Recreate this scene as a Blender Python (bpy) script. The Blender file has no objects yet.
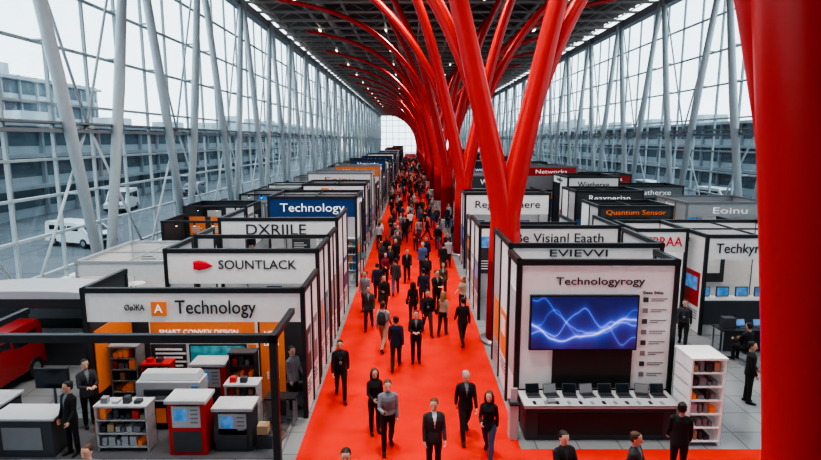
import bpy, math, random
from mathutils import Vector, Matrix
random.seed(7)
S=bpy.context.scene
COL=S.collection
# ------------------------------------------------------------ materials
_mc={}
def M(name,col,rough=.5,metal=0.0,emit=0.0,var=.07,scale=6.0):
    if name in _mc: return _mc[name]
    m=bpy.data.materials.new(name); m.use_nodes=True
    nt=m.node_tree; b=nt.nodes['Principled BSDF']
    tc=nt.nodes.new('ShaderNodeTexCoord'); n=nt.nodes.new('ShaderNodeTexNoise')
    n.inputs['Scale'].default_value=scale; n.inputs['Detail'].default_value=3
    nt.links.new(tc.outputs['Object'],n.inputs['Vector'])
    mx=nt.nodes.new('ShaderNodeMix'); mx.data_type='RGBA'
    c=Vector(col[:3])
    mx.inputs[6].default_value=(*[max(0,x*(1-var)) for x in c],1)
    mx.inputs[7].default_value=(*[min(1,x*(1+var)) for x in c],1)
    nt.links.new(n.outputs['Fac'],mx.inputs[0])
    nt.links.new(mx.outputs[2],b.inputs['Base Color'])
    b.inputs['Roughness'].default_value=rough; b.inputs['Metallic'].default_value=metal
    if emit>0:
        nt.links.new(mx.outputs[2],b.inputs['Emission Color']); b.inputs['Emission Strength'].default_value=emit
    _mc[name]=m
    return m
BLACK=M('black_frame',(.022,.024,.028),.4)
DARK=M('charcoal_panel',(.055,.06,.07),.5)
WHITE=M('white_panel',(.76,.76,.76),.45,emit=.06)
LGREY=M('light_grey_panel',(.46,.47,.49),.5)
MGREY=M('mid_grey',(.24,.25,.265),.5)
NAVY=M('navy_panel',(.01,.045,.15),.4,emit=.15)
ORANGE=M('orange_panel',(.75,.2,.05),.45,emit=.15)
RED=M('red_panel',(.6,.03,.025),.4)
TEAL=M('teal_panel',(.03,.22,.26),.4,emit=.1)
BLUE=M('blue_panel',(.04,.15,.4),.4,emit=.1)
STEEL=M('steel',(.5,.52,.54),.3,.8)
WSTEEL=M('white_steel',(.58,.63,.65),.4)
FRAMEW=M('window_frame_grey',(.42,.48,.5),.45)
LAMP=M('warm_lamp',(1,.88,.7),.5,emit=5)
TREE=M('red_paint',(.62,.014,.008),.36,var=.04,scale=.6)
TXTD=M('text_dark',(.035,.035,.04),.5)
TXTW=M('text_white',(.9,.9,.9),.5,emit=.3)
TXTO=M('text_orange',(.85,.2,.03),.5,emit=.2)
TXTR=M('text_red',(.7,.02,.04),.5,emit=.1)
SKIN=[M('skin_light',(.6,.36,.26),.5),M('skin_tan',(.42,.24,.16),.5),M('skin_dark',(.16,.085,.055),.5)]
WOODP=M('wood_floorboard',(.35,.2,.11),.5)
BOOKC=M('cardboard',(.45,.33,.2),.7)
def nodes(m): return m.node_tree.nodes, m.node_tree.links
def glassmat(name,tint,refl):
    m=bpy.data.materials.new(name); m.use_nodes=True; n,l=nodes(m)
    n.remove(n['Principled BSDF']); out=n['Material Output']
    t=n.new('ShaderNodeBsdfTransparent'); g=n.new('ShaderNodeBsdfGlossy'); g.inputs['Roughness'].default_value=.04
    g.inputs['Color'].default_value=(.8,.88,.9,1)
    tc=n.new('ShaderNodeTexCoord'); bk=n.new('ShaderNodeTexNoise'); bk.inputs['Scale'].default_value=.35
    l.new(tc.outputs['Object'],bk.inputs['Vector'])
    r=n.new('ShaderNodeValToRGB'); r.color_ramp.elements[0].color=(tint[0]*.86,tint[1]*.88,tint[2]*.9,1); r.color_ramp.elements[1].color=(*tint,1)
    l.new(bk.outputs['Fac'],r.inputs[0]); l.new(r.outputs[0],t.inputs[0])
    mx=n.new('ShaderNodeMixShader'); mx.inputs[0].default_value=refl
    l.new(t.outputs[0],mx.inputs[1]); l.new(g.outputs[0],mx.inputs[2]); l.new(mx.outputs[0],out.inputs[0])
    return m
GLASS=glassmat('facade_glass',(.88,.94,.96),.08)
def carpetmat():
    m=bpy.data.materials.new('red_carpet_pile'); m.use_nodes=True; n,l=nodes(m); b=n['Principled BSDF']
    tc=n.new('ShaderNodeTexCoord'); a=n.new('ShaderNodeTexNoise'); a.inputs['Scale'].default_value=.8; a.inputs['Detail'].default_value=6
    f=n.new('ShaderNodeTexNoise'); f.inputs['Scale'].default_value=120
    l.new(tc.outputs['Object'],a.inputs['Vector']); l.new(tc.outputs['Object'],f.inputs['Vector'])
    r=n.new('ShaderNodeValToRGB'); r.color_ramp.elements[0].position=.3; r.color_ramp.elements[0].color=(.62,.024,.014,1)
    r.color_ramp.elements[1].position=.7; r.color_ramp.elements[1].color=(.74,.036,.02,1)
    l.new(a.outputs['Fac'],r.inputs[0]); l.new(r.outputs[0],b.inputs['Base Color']); b.inputs['Roughness'].default_value=.95
    b.inputs['Specular IOR Level'].default_value=.15
    bp=n.new('ShaderNodeBump'); bp.inputs['Strength'].default_value=.2; l.new(f.outputs['Fac'],bp.inputs['Height']); l.new(bp.outputs[0],b.inputs['Normal'])
    return m
CARPET=carpetmat()
def tilemat(name,c1,c2,mortar,scale,rough):
    m=bpy.data.materials.new(name); m.use_nodes=True; n,l=nodes(m); b=n['Principled BSDF']
    tc=n.new('ShaderNodeTexCoord'); k=n.new('ShaderNodeTexBrick'); k.offset=0
    k.inputs['Color1'].default_value=(*c1,1); k.inputs['Color2'].default_value=(*c2,1); k.inputs['Mortar'].default_value=(*mortar,1)
    k.inputs['Scale'].default_value=scale; k.inputs['Mortar Size'].default_value=.012; k.inputs['Brick Width'].default_value=.6; k.inputs['Row Height'].default_value=.6
    l.new(tc.outputs['Object'],k.inputs['Vector']); l.new(k.outputs[0],b.inputs['Base Color']); b.inputs['Roughness'].default_value=rough
    return m
FLOORM=tilemat('grey_floor_tile',(.22,.235,.25),(.26,.27,.28),(.15,.16,.17),.6,.25)
OUTG=tilemat('concrete_apron',(.13,.15,.165),(.16,.175,.19),(.1,.11,.12),.12,.8)
def screenmat():
    m=bpy.data.materials.new('lightning_screen'); m.use_nodes=True; n,l=nodes(m); b=n['Principled BSDF']
    tc=n.new('ShaderNodeTexCoord'); sp=n.new('ShaderNodeSeparateXYZ'); l.new(tc.outputs['Generated'],sp.inputs[0])
    def mth(op,a,b2=None):
        q=n.new('ShaderNodeMath'); q.operation=op
        for i,v in enumerate((a,b2)):
            if v is None: continue
            if isinstance(v,(int,float)): q.inputs[i].default_value=v
            else: l.new(v,q.inputs[i])
        return q.outputs[0]
    tot=None
    for seed,sc,amp,wd,tilt in ((1.3,1.3,1.0,.008,-.35),(5.1,1.6,1.2,.004,.4),(9.7,1.9,1.3,.003,-.6),(12.2,1.5,1.5,.002,.2)):
        ns=n.new('ShaderNodeTexNoise'); ns.noise_dimensions='2D'; ns.inputs['Scale'].default_value=sc; ns.inputs['Detail'].default_value=2.5
        cb=n.new('ShaderNodeCombineXYZ'); l.new(sp.outputs[0],cb.inputs[0]); cb.inputs[1].default_value=seed
        l.new(cb.outputs[0],ns.inputs['Vector'])
        lin=mth('MULTIPLY',mth('SUBTRACT',sp.outputs[0],.5),tilt)
        d=mth('ABSOLUTE',mth('SUBTRACT',mth('SUBTRACT',sp.outputs[2],lin),mth('ADD',mth('MULTIPLY',mth('SUBTRACT',ns.outputs['Fac'],.5),amp*1.6),.5)))
        br=mth('DIVIDE',wd,mth('ADD',d,.010))
        tot=br if tot is None else mth('ADD',tot,br)
    cl=mth('MINIMUM',tot,1.0)
    r=n.new('ShaderNodeValToRGB'); e=r.color_ramp.elements; e[0].position=.04; e[0].color=(.012,.012,.09,1); e[1].position=.9; e[1].color=(.7,.72,1,1)
    x=e.new(.16); x.color=(.03,.06,.33,1); x=e.new(.45); x.color=(.16,.22,.85,1)
    l.new(cl,r.inputs[0]); l.new(r.outputs[0],b.inputs['Emission Color']); b.inputs['Emission Strength'].default_value=1.15
    b.inputs['Base Color'].default_value=(.01,.01,.02,1); b.inputs['Roughness'].default_value=.2
    return m
SCREEN=screenmat()
SCRB=M('screen_blue_glow',(.06,.17,.36),.2,emit=.7,var=.8,scale=4)
SCRT=M('screen_teal_glow',(.04,.2,.23),.2,emit=.5,var=.8,scale=5)
SCRK=M('screen_dark',(.015,.02,.03),.15)
# ------------------------------------------------------------ mesh builder
class MB:
    def __init__(s): s.v=[];s.f=[];s.m=[]
    def box(s,x0,x1,y0,y1,z0,z1,m=0):
        b=len(s.v)
        s.v+=[(x,y,z) for z in(z0,z1) for y in(y0,y1) for x in(x0,x1)]
        for f in((0,2,3,1),(4,5,7,6),(0,1,5,4),(2,6,7,3),(0,4,6,2),(1,3,7,5)):
            s.f.append(tuple(b+i for i in f)); s.m.append(m)
    def hexa(s,pts,m=0):
        b=len(s.v); s.v+=[tuple(p) for p in pts]
        for f in((0,2,3,1),(4,5,7,6),(0,1,5,4),(2,6,7,3),(0,4,6,2),(1,3,7,5)):
            s.f.append(tuple(b+i for i in f)); s.m.append(m)
    def path(s,pts,rad,m=0,n=12,side=(1,0,0),dome=True):
        pts=[Vector(p) for p in pts]; side=Vector(side)
        rr=[(r,r) if isinstance(r,(int,float)) else r for r in rad]
        if dome:
            t0=(pts[0]-pts[1]).normalized(); t1=(pts[-1]-pts[-2]).normalized()
            a=min(rr[0]);b_=min(rr[-1])
            pts=[pts[0]+t0*a*.75,pts[0]+t0*a*.45]+pts+[pts[-1]+t1*b_*.45,pts[-1]+t1*b_*.75]
            rr=[(rr[0][0]*.45,rr[0][1]*.45),(rr[0][0]*.85,rr[0][1]*.85)]+rr+[(rr[-1][0]*.85,rr[-1][1]*.85),(rr[-1][0]*.45,rr[-1][1]*.45)]
        base=len(s.v); L=len(pts)
        for i,p in enumerate(pts):
            t=(pts[min(i+1,L-1)]-pts[max(i-1,0)]).normalized()
            u=side-side.dot(t)*t
            if u.length<1e-3: u=Vector((0,1,0))-t.y*t
            u.normalize(); w=t.cross(u)
            for k in range(n):
                a=2*math.pi*k/n
                q=p+u*math.cos(a)*rr[i][0]+w*math.sin(a)*rr[i][1]
                s.v.append(tuple(q))
        for i in range(L-1):
            for k in range(n):
                a=base+i*n+k; b2=base+i*n+(k+1)%n
                s.f.append((a,b2,b2+n,a+n)); s.m.append(m)
        s.f.append(tuple(base+k for k in range(n))[::-1]); s.m.append(m)
        s.f.append(tuple(base+(L-1)*n+k for k in range(n))); s.m.append(m)
    def add(s,other_v,other_f,m):
        b=len(s.v); s.v+=[tuple(q) for q in other_v]
        for f in other_f: s.f.append(tuple(b+i for i in f)); s.m.append(m)
    def mesh(s,name,mats,smooth=False):
        me=bpy.data.meshes.new(name); me.from_pydata(s.v,[],s.f)
        for mm in mats: me.materials.append(mm)
        me.polygons.foreach_set('material_index',s.m)
        if smooth: me.polygons.foreach_set('use_smooth',[True]*len(s.f))
        me.update(); return me
    def obj(s,name,mats,parent=None,smooth=False,bevel=0,loc=(0,0,0)):
        o=bpy.data.objects.new(name,s.mesh(name,mats,smooth)); COL.objects.link(o); o.location=loc
        if parent: o.parent=parent
        if bevel:
            b=o.modifiers.new('bevel','BEVEL'); b.width=bevel; b.segments=2; b.limit_method='ANGLE'
        return o
def empty(name,loc=(0,0,0)):
    e=bpy.data.objects.new(name,None); COL.objects.link(e); e.empty_display_size=.2; e.location=loc; return e
TX=[]
def text(s,x,y,z,h,mat,parent,width=None,face='S',align='CENTER',name='sign_text',bold=.0):
    c=bpy.data.curves.new(name,'FONT'); c.body=s; c.size=h*1.38; c.extrude=.008; c.offset=bold; c.align_x=align; c.align_y='CENTER'
    c.resolution_u=3
    o=bpy.data.objects.new(name,c); COL.objects.link(o); c.materials.append(mat)
    o.location=(x,y,z); rz={'S':0,'E':math.pi/2,'W':-math.pi/2,'N':math.pi}[face]
    o.rotation_euler=(math.pi/2,0,rz)
    if parent: o.parent=parent
    if width: TX.append((o,width))
    return o
# ------------------------------------------------------------ hall shell
XL,XR,Y0,Y1,ZC=-17.0,25.0,-6.0,320.0,20.6
f=MB(); f.box(XL,XR,Y0,Y1,-.2,0,0); f.obj('floor',[FLOORM])
c=MB(); c.box(-2.62,2.6,12.2,300,.0,.012); c.box(-2.62,10.2,5,12.2,.0,.012); c.obj('red_carpet_runner',[CARPET])
g=MB(); g.box(-70,XL-.3,-40,360,-.25,-.05); g.box(XR+.3,90,-40,360,-.25,-.05); g.obj('outdoor_apron_ground',[OUTG])
def facade(name,X,inn):
    root=empty(name)
    fr=MB()
    zs=[1.0,2.8,4.6,6.3,8.9,11.6,14.3,17.2]
    y=Y0
    while y<Y1:
        fr.box(X-.08,X+.08,y-.06,y+.06,0,ZC,0); y+=3.3
    for z in zs: fr.box(X-.09,X+.09,Y0,Y1,z-.06,z+.06,0)
    a,b=sorted((X-.1*inn,X+.35*inn))
    fr.box(a,b,Y0,Y1,0,.55,2)
    a,b=sorted((X-.1*inn,X+.75*inn))
    fr.box(a,b,Y0,Y1,7.55,7.72,1); fr.box(a,b,Y0,Y1,7.95,8.06,1)
    fr.box(a,b,Y0,Y1,ZC-.7,ZC+.1,1)
    fr.obj('window_frame',[FRAMEW,MGREY,WHITE],root)
    gl=MB(); gl.v=[(X,Y0,.5),(X,Y1,.5),(X,Y1,ZC),(X,Y0,ZC)]; gl.f=[(0,1,2,3)]; gl.m=[0]; gl.obj('window_1',[GLASS],root)
    tb=MB(); xi=X+.85*inn; y=29-11*3
    while y<Y1-6:
        tb.path([(xi,y-.35,0),(xi+.1*inn,y-2.7,10),(xi,y-5.2,ZC)],[.24,.3,.22],0,10,dome=False)
        tb.path([(xi,y+.35,0),(xi+.1*inn,y+2.7,10),(xi,y+5.2,ZC)],[.24,.3,.22],0,10,dome=False)
        tb.path([(xi-.3*inn,y,8),(xi-.3*inn,y+5.5,ZC)],[.07,.07],0,8,dome=False)
        tb.path([(xi-.3*inn,y,8),(xi-.3*inn,y-5.5,ZC)],[.07,.07],0,8,dome=False)
        tb.path([(xi-.3*inn,y+5.5,0),(xi-.3*inn,y,8)],[.07,.07],0,8,dome=False)
        tb.path([(xi-.3*inn,y-5.5,0),(xi-.3*inn,y,8)],[.07,.07],0,8,dome=False)
        tb.path([(xi,y-.0,7.85),(X,y,7.85)],[.1,.1],0,6,dome=False)
        for zz in (4.6,11.6,14.3):
            q=.35+(zz/ZC)*4.85
            for sg in(-1,1): tb.path([(xi,y+sg*q,zz),(X,y+sg*q,zz)],[.06,.06],0,6,dome=False)
        y+=11
    tb.obj('diagonal_columns',[WSTEEL],root,smooth=True)
facade('wall_left',XL,1); facade('wall_right',XR,-1)
e=empty('wall_far'); w=MB()
x=XL
while x<=XR: w.box(x-.12,x+.12,Y1-.1,Y1+.1,0,ZC); x+=3.5
for z in (.3,4,7.8,11.5,15,18,20.4): w.box(XL,XR,Y1-.12,Y1+.12,z-.12,z+.12)
w.obj('window_frame',[FRAMEW],e); w=MB(); w.v=[(XL,Y1,0),(XR,Y1,0),(XR,Y1,ZC),(XL,Y1,ZC)]; w.f=[(0,1,2,3)]; w.m=[0]; w.obj('window_2',[GLASS],e)
w=MB(); w.box(XL,XR,Y0-.3,Y0,0,ZC+2); w.obj('wall_back',[LGREY])
w=MB(); w.box(-9,9,Y0,1.2,5.1,5.4,0); w.box(-9,9,1.1,1.16,5.4,5.9,0); w.obj('mezzanine_floor',[LGREY])
DECK=M('metal_deck',(.17,.16,.15),.6); BEAM=M('ceiling_beam',(.36,.34,.32),.5); DUCT=M('duct',(.4,.39,.37),.4,.3)
w=MB(); w.box(XL-.5,XR+.5,Y0,Y1,ZC+1.6,ZC+1.8,0)
y=Y0
while y<Y1: w.box(XL,XR,y,y+.16,ZC+1.1,ZC+1.6,0); y+=1.7
w.obj('ceiling',[DECK])
w=MB(); y=1.0
while y<Y1:
    w.box(XL,XR,y-.14,y+.14,ZC-.05,ZC+.15,0); w.box(XL,XR,y-.1,y+.1,ZC+1.0,ZC+1.15,0)
    if y<150:
        x=XL; k=0
        while x<XR-1:
            w.path([(x,y,ZC+(.1 if k%2 else 1.05)),(x+1.75,y,ZC+(1.05 if k%2 else .1))],[.06,.06],0,5,dome=False); x+=1.75;k+=1
    y+=4.4
for x in range(-15,25,4): w.box(x-.1,x+.1,Y0,Y1,ZC+.12,ZC+.42,0)
w.obj('roof_truss',[BEAM])
w=MB()
for x in (-9.5,-1.5,9.5,17.5):
    w.path([(x,Y0+1,ZC+.65),(x,Y1-2,ZC+.65)],[.38,.38],0,12,dome=False)
w.obj('ventilation_duct',[DUCT],smooth=True)
lum=MB(); y=8
while y<230:
    for x in (-11,-3,7,15): lum.box(x-.08,x+.08,y,y+1.2,ZC-.3,ZC-.22,0); lum.box(x-.02,x+.02,y+.6,y+.64,ZC-.22,ZC+.9,1)
    y+=15.6
lum.obj('linear_ceiling_light',[LAMP,BLACK])
# tree columns
def interp(tab,z):
    for i in range(len(tab)-1):
        if tab[i][0]<=z<=tab[i+1][0]:
            t=(z-tab[i][0])/(tab[i+1][0]-tab[i][0]); 
            p0=tab[max(i-1,0)][1];p1=tab[i][1];p2=tab[i+1][1];p3=tab[min(i+2,len(tab)-1)][1]
            return .5*((2*p1)+(-p0+p2)*t+(2*p0-5*p1+4*p2-p3)*t*t+(-p0+3*p1-3*p2+p3)*t**3)
    return tab[-1][1]
OUTER=[(0,0,4.2),(1,.35,6.2),(2,1.1,8.8),(3,2.3,11.6),(4,4.1,14.3),(5,6.6,16.7),(6,9.8,18.5),(7,13.2,19.6),(8,16,20.3)]
INNER=[(0,0,4.2),(1,.45,6.5),(2,1.0,9),(3,1.7,12),(4,2.6,15),(5,3.8,17.8),(6,5.3,20.6)]
def tree(y,x=3.3,sc=1.0):
    mb=MB()
    for dx,dy,tab,r0,r1 in ((-1.08,-.12,INNER,.45,.22),(.97,.1,INNER,.46,.22),(-1,.3,OUTER,.31,.18),(1,.3,OUTER,.31,.18)):
        pts=[];r=[]
        for z,rr in ((0,.6),(1.5,.58),(3,.56),(4.0,.54)): pts.append((x,y,z)); r.append(rr if r0>.4 else rr-.08)
        n=len(tab)-1; N=n*4
        t1=[(a,b_) for a,b_,c_ in tab]; t2=[(a,c_) for a,b_,c_ in tab]
        for i in range(1,N+1):
            q=n*i/N; off=interp(t1,q); z=interp(t2,q)
            pts.append((x+dx*off*sc,y+dy*off,z)); r.append(r0+(r1-r0)*(i/N)**.8)
        mb.path(pts,r,0,24,dome=False)
    mb.path([(x,y,.012),(x,y,.12)],[.82,.78],1,24,dome=False)
    mb.obj('red_tree_column',[TREE,STEEL],smooth=True)
tree(3.75,3.14,.7)
yy=19.5
while yy<300:
    tree(yy,3.33); yy+=15.6
# ------------------------------------------------------------ exterior
PALE=M('pale_facade',(.4,.45,.48),.7); GLZ=M('dark_glazing',(.09,.13,.155),.25); SLAB=M('concrete_slab',(.3,.33,.35),.7)
def building(x0,x1,y0,y1,h,fl,face,step,mats):
    b=MB(); b.box(x0,x1,y0,y1,-.1,h,0)
    fx=x1 if face>0 else x0
    z=fl*.3
    while z<h-fl*.5:
        a,c2=sorted((fx,fx+.05*face)); b.box(a,c2,y0+.5,y1-.5,z,z+fl*.6,1)
        a,c2=sorted((fx,fx+.9*face)); b.box(a,c2,y0,y1,z+fl*.62,z+fl*.74,2)
        z+=fl
    y=y0
    while y<y1: a,c2=sorted((fx,fx+.4*face)); b.box(a,c2,y-.15,y+.15,0,h,2); y+=step
    y=y0+4
    while y<y1-6: b.box((x0+x1)/2-2,(x0+x1)/2+2,y,y+5,h,h+2,0); y+=21
    b.obj('terminal_building',mats)
building(-58,-36,20,150,8.6,2.9,1,5,[PALE,GLZ,SLAB])
building(-62,-42,160,330,12,3.3,1,6,[PALE,GLZ,SLAB])
building(-69,-60,60,110,17,3.3,1,4,[PALE,GLZ,SLAB])
building(44,60,30,170,9.5,3.2,-1,5,[PALE,GLZ,SLAB])
building(48,64,185,340,12,3.2,-1,6,[PALE,GLZ,SLAB])
def wheel(b,x,y,z,r,wd,mt,mh):
    b.path([(x-wd/2,y,z),(x+wd/2,y,z)],[r,r],mt,18,side=(0,0,1),dome=False)
    b.path([(x-wd/2-.01,y,z),(x+wd/2+.01,y,z)],[r*.55,r*.55],mh,12,side=(0,0,1),dome=False)
def van(x,y,length,wd,h,paint,rot,name):
    b=MB(); w2=wd/2
    prof=[(0,.35),(0,.95),(.12*length,1.08),(.28*length,h*.97),(.4*length,h),(.97*length,h),(length,h*.9),(length,.35)]
    for sx in(-w2,w2):
        for (a,z) in prof: b.v.append((sx*(.9 if z>1.2 else 1),a-length/2,z))
    n=len(prof); b.f.append(tuple(range(n))[::-1]); b.m.append(0); b.f.append(tuple(range(n,2*n))); b.m.append(0)
    for i in range(n): j=(i+1)%n; b.f.append((i,j,n+j,n+i)); b.m.append(0)
    ya,za=.13*length-length/2,1.12; yb,zb=.27*length-length/2,h*.93
    b.hexa([(-w2*.85,ya-.03,za),(w2*.85,ya-.03,za),(-w2*.85,ya+.03,za),(w2*.85,ya+.03,za),(-w2*.8,yb-.03,zb),(w2*.8,yb-.03,zb),(-w2*.8,yb+.03,zb),(w2*.8,yb+.03,zb)],1)
    for sx in(-1,1):
        b.box(sx*w2*.93-.03,sx*w2*.93+.03,-length*.2,length*.02,1.15,h*.86,1)
        b.box(sx*w2*.93-.03,sx*w2*.93+.03,length*.05,length*.4,1.15,h*.86,1)
        b.box(sx*w2*.72-.14,sx*w2*.72+.14,-length/2-.03,-length/2+.05,.68,.84,3)
        for q in(-.3,.32): wheel(b,sx*(w2-.08),q*length,.33,.33,.2,2,3)
    b.box(-w2*.5,w2*.5,-length/2-.02,-length/2+.05,.62,.88,2)
    b.box(-w2,w2,-length/2-.08,-length/2+.1,.3,.5,2)
    o=b.obj(name,[paint,SCRK,BLACK,STEEL],bevel=.03); o.location=(x,y,-.05 if abs(x)>17 else 0); o.rotation_euler=(0,0,rot)
VW=M('vehicle_white',(.75,.76,.78),.3)
van(-23,38.5,4.6,1.9,1.7,VW,1.2,'car'); van(-30,58,5.4,2,2.2,VW,0.2,'van'); van(-29,75,4.6,1.9,1.6,MGREY,0.1,'car')
van(33,60,5.4,2,2.2,VW,0.2,'van'); van(34,80,4.6,1.9,1.6,VW,0.1,'car')
van(-12.3,15.3,3.0,1.7,1.75,M('vehicle_red',(.3,.02,.02),.3),0.0,'compact_truck')
# ------------------------------------------------------------ booths
STD=[BLACK,WHITE,LGREY,DARK,ORANGE,NAVY,TEAL,SCRB,LAMP,RED,MGREY,SCRT,WOODP,BLUE,STEEL,BOOKC]
(kB,kW,kL,kD,kO,kN,kT,kS,kLamp,kR,kM,kST,kWd,kBl,kSt,kBk)=range(16)
def booth(x0,x1,y0,y1,h,fh,label,tm,fascia,aisle=None,side='solid',wall=kL,tw=.6,tx=.5,fx0=None,furnish=True,frame=kB,back=True,tz=None,th=None,grid=True,openb=False,mat=kM):
    root=empty('exhibition_booth'); b=MB(); t=.11
    for x in(x0,x1-t):
        for y in(y0,y1-t): b.box(x,x+t,y,y+t,0,h,frame)
    for y in((y0,) if openb else (y0,y1-t)): b.box(x0,x1,y-.01,y+t+.01,h-.12,h+.01,frame)
    for x in(x0,x1-t): b.box(x-.01,x+t+.01,y0,y1,h-.12,h+.01,frame)
    xm=(x0+x1)/2; ym=(y0+y1)/2
    if grid:
        b.box(x0+.1,x1-.1,ym-.03,ym+.03,h-.12,h-.06,frame)
        b.box(xm-.03,xm+.03,y0+.1,y1-.1,h-.12,h-.06,frame)
    b.box(x0+.05,x1-.05,y0+.05,y1-.05,0,.02,mat)
    if back: b.box(x0+t,x1-t,y1-.1,y1-.04,.02,(h-.13) if not openb else 2.4,wall)
    if fascia is not None: b.box((fx0 if fx0 is not None else x0+t),x1-t,y0+.02,y0+.08,h-fh,h-.12,fascia)
    ax=x1 if aisle=='E' else x0; ox=x0 if aisle=='E' else x1
    s=1 if aisle=='E' else -1
    a,c2=sorted((ox,ox+s*.06)); b.box(a+.02*s,c2+.02*s,y0+t,y1-t,.02,h-.13,wall)
    L=y1-y0; n=max(2,round(L/1.6)); dy=(L-2*t)/n
    a0=ax-s*.04; a,c2=sorted((a0,a0-s*.05))
    for i in range(n):
        ya=y0+t+i*dy; yb=ya+dy
        if i: pa,pb=sorted((ax,ax-s*.1)); b.box(pa,pb,ya-.03,ya+.03,0,h-.1,frame)
        if side=='solid' or (side=='mix' and i%2==0):
            b.box(a,c2,ya,yb,.02,h-.13,kW if random.random()<.7 else kL)
            pa,pb=sorted((a0,a0+s*.012)); col=random.choice((kL,kM,kD,kN,kL,kR,kT,kO,kBl))
            b.box(pa,pb,ya+.2,yb-.2,1.0,2.3,col)
            pa2,pb2=sorted((a0,a0+s*.018)); b.box(pa2,pb2,ya+.35,yb-.35,1.6,2.1,random.choice((kW,kO,kS,kL)))
            for q in range(4): b.box(pa,pb+0.002,ya+.25,yb-.3-.1*(q%2),.8-.1*q,.84-.1*q,kM)
        else:
            b.box(a,c2,ya,yb,.02,1.0,kW); b.box(a-.2,c2+.2,ya,yb,1.0,1.05,kD)
            b.box(a,c2,ya,yb,h-.6,h-.13,fascia if fascia is not None else kD)
    if furnish:
        W=x1-x0; q=x0+.4; i=0
        while q+1.1<x1-.2:
            k=random.choice((kS,kO,kN,kW,kT,kD,kR,kW,kBl)); z0=random.choice((1.0,1.2)); 
            b.box(q,q+1.0,y1-.13,y1-.1,z0,z0+1.2,k)
            if k in(kS,): b.box(q-.04,q+1.04,y1-.12,y1-.1,z0-.04,z0+1.24,kB)
            else:
                for r in range(4): b.box(q+.1,q+.8-.15*(r%2),y1-.14,y1-.12,z0+.2+r*.12,z0+.24+r*.12,kM if k==kW else kW)
            q+=1.35;i+=1
        cx=x0+W*.5; yc=y0+min(.5,L*.15)
        b.box(cx-1.0,cx+1.0,yc,yc+.5,.02,1.0,kW); b.box(cx-1.05,cx+1.05,yc-.05,yc+.55,1.0,1.05,kD)
        b.box(cx-.7,cx+.7,yc-.01,yc,.3,.8,random.choice((kO,kBl,kR,kT,kD)))
        b.box(cx-.7,cx-.1,yc+.2,yc+.24,1.1,1.45,kB); b.box(cx-.67,cx-.13,yc+.19,yc+.2,1.13,1.42,kS); b.box(cx-.45,cx-.35,yc+.18,yc+.3,1.05,1.12,kB)
        b.path([(x0+1.2,ym,.02),(x0+1.2,ym,.06)],[.28,.28],kSt,14,dome=False)
        b.path([(x0+1.2,ym,.05),(x0+1.2,ym,1.0)],[.035,.035],kSt,8,dome=False)
        b.path([(x0+1.2,ym,1.0),(x0+1.2,ym,1.04)],[.4,.4],kW,20,dome=False)
        b.box(x1-1.0,x1-.95,y1-.6,y1-.15,0,1.9,kW); b.box(x1-.25,x1-.2,y1-.6,y1-.15,0,1.9,kW)
        for zz in(.1,.55,1.0,1.45,1.88): b.box(x1-1.0,x1-.2,y1-.6,y1-.15,zz,zz+.03,kW)
        for zz in(.13,.58,1.03,1.48):
            for q in range(4):
                b.box(x1-.92+q*.17,x1-.8+q*.17,y1-.5,y1-.25,zz,zz+random.uniform(.12,.3),random.choice((kO,kR,kBl,kBk,kT,kD)))
        for q in range(3):
            lx=x0+W*(q+.7)/3.4; b.path([(lx,y0+.3,h-.12),(lx,y0+.34,h-.32)],[.05,.06],kB,8,dome=False); b.path([(lx,y0+.34,h-.32),(lx,y0+.345,h-.335)],[.05,.05],kLamp,8,dome=False)
    b.obj('booth_structure',STD,root)
    if label:
        text(label,x0+(x1-x0)*tx,y0+.0,tz or (h-fh/2-.06),th or min(.42,fh*.42),tm,root,(x1-x0)*tw)
        if side=='mix':
            text(label,ax+s*.02,ym,h-.35,.2,TXTD if fascia in(kW,None) else TXTW,root,L*.4,face='E' if s>0 else 'W')
    return root
# left row
l1=booth(-8.35,-2.68,13.7,15.9,3.5,.88,'Technology',TXTD,kW,'E',tw=.36,tx=.6,furnish=False,wall=kD,back=False,grid=False,openb=True,mat=kD)
b=MB(); b.box(-6.55,-6.18,13.64,13.7,2.8,3.17,0); b.obj('sign_logo_tile',[ORANGE],l1)
text('A',-6.365,13.63,2.985,.22,TXTW,l1,name='logo_letter'); text('\u00d8\u00f8\u0416A',-7.0,13.69,3.0,.16,TXTD,l1,.5,name='small_text')
l2=booth(-7.35,-2.72,16.3,18.4,4.0,1.05,'SOUNTLACK',TXTD,kW,'E',tw=.5,tx=.6,furnish=False,wall=kL,grid=False,th=.28,openb=True,back=False,tz=3.52)
b=MB(); 
for sg in (-1,1): b.path([(-6.45,16.28,3.52+.05*sg),(-6.3,16.28,3.52+.06*sg),(-6.1,16.28,3.52+.03*sg),(-5.9,16.28,3.5)],[(.07,.02),(.09,.02),(.08,.02),(.015,.02)],0,14,side=(0,0,1))
b.obj('logo_mark',[TXTR],l2,smooth=True)
booth(-7.4,-2.75,18.8,20.6,4.0,.8,None,TXTD,None,'E',openb=True,back=False,grid=False,furnish=False)
booth(-7.3,-2.75,21.0,24.2,4.28,.8,'DXRIILE',TXTD,kW,'E',tw=.5,tx=.48,th=.42,openb=True,grid=False)
booth(-6.95,-2.6,27.0,30.6,4.5,1.0,'Technology',TXTW,kN,'E',tw=.72,tx=.5,side='mix')
booth(-7.6,-2.8,31.4,34.2,3.7,.8,None,TXTD,None,'E',side='mix',wall=kW,grid=False)
lr=booth(-7.0,-2.9,36,40,4.4,.85,'Lera',TXTO,kW,'E',side='mix',tw=.3,tx=.62)
b=MB(); b.box(-5.75,-5.25,35.94,36.0,3.7,4.15,0); b.obj('sign_logo_tile',[ORANGE],lr)
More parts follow.
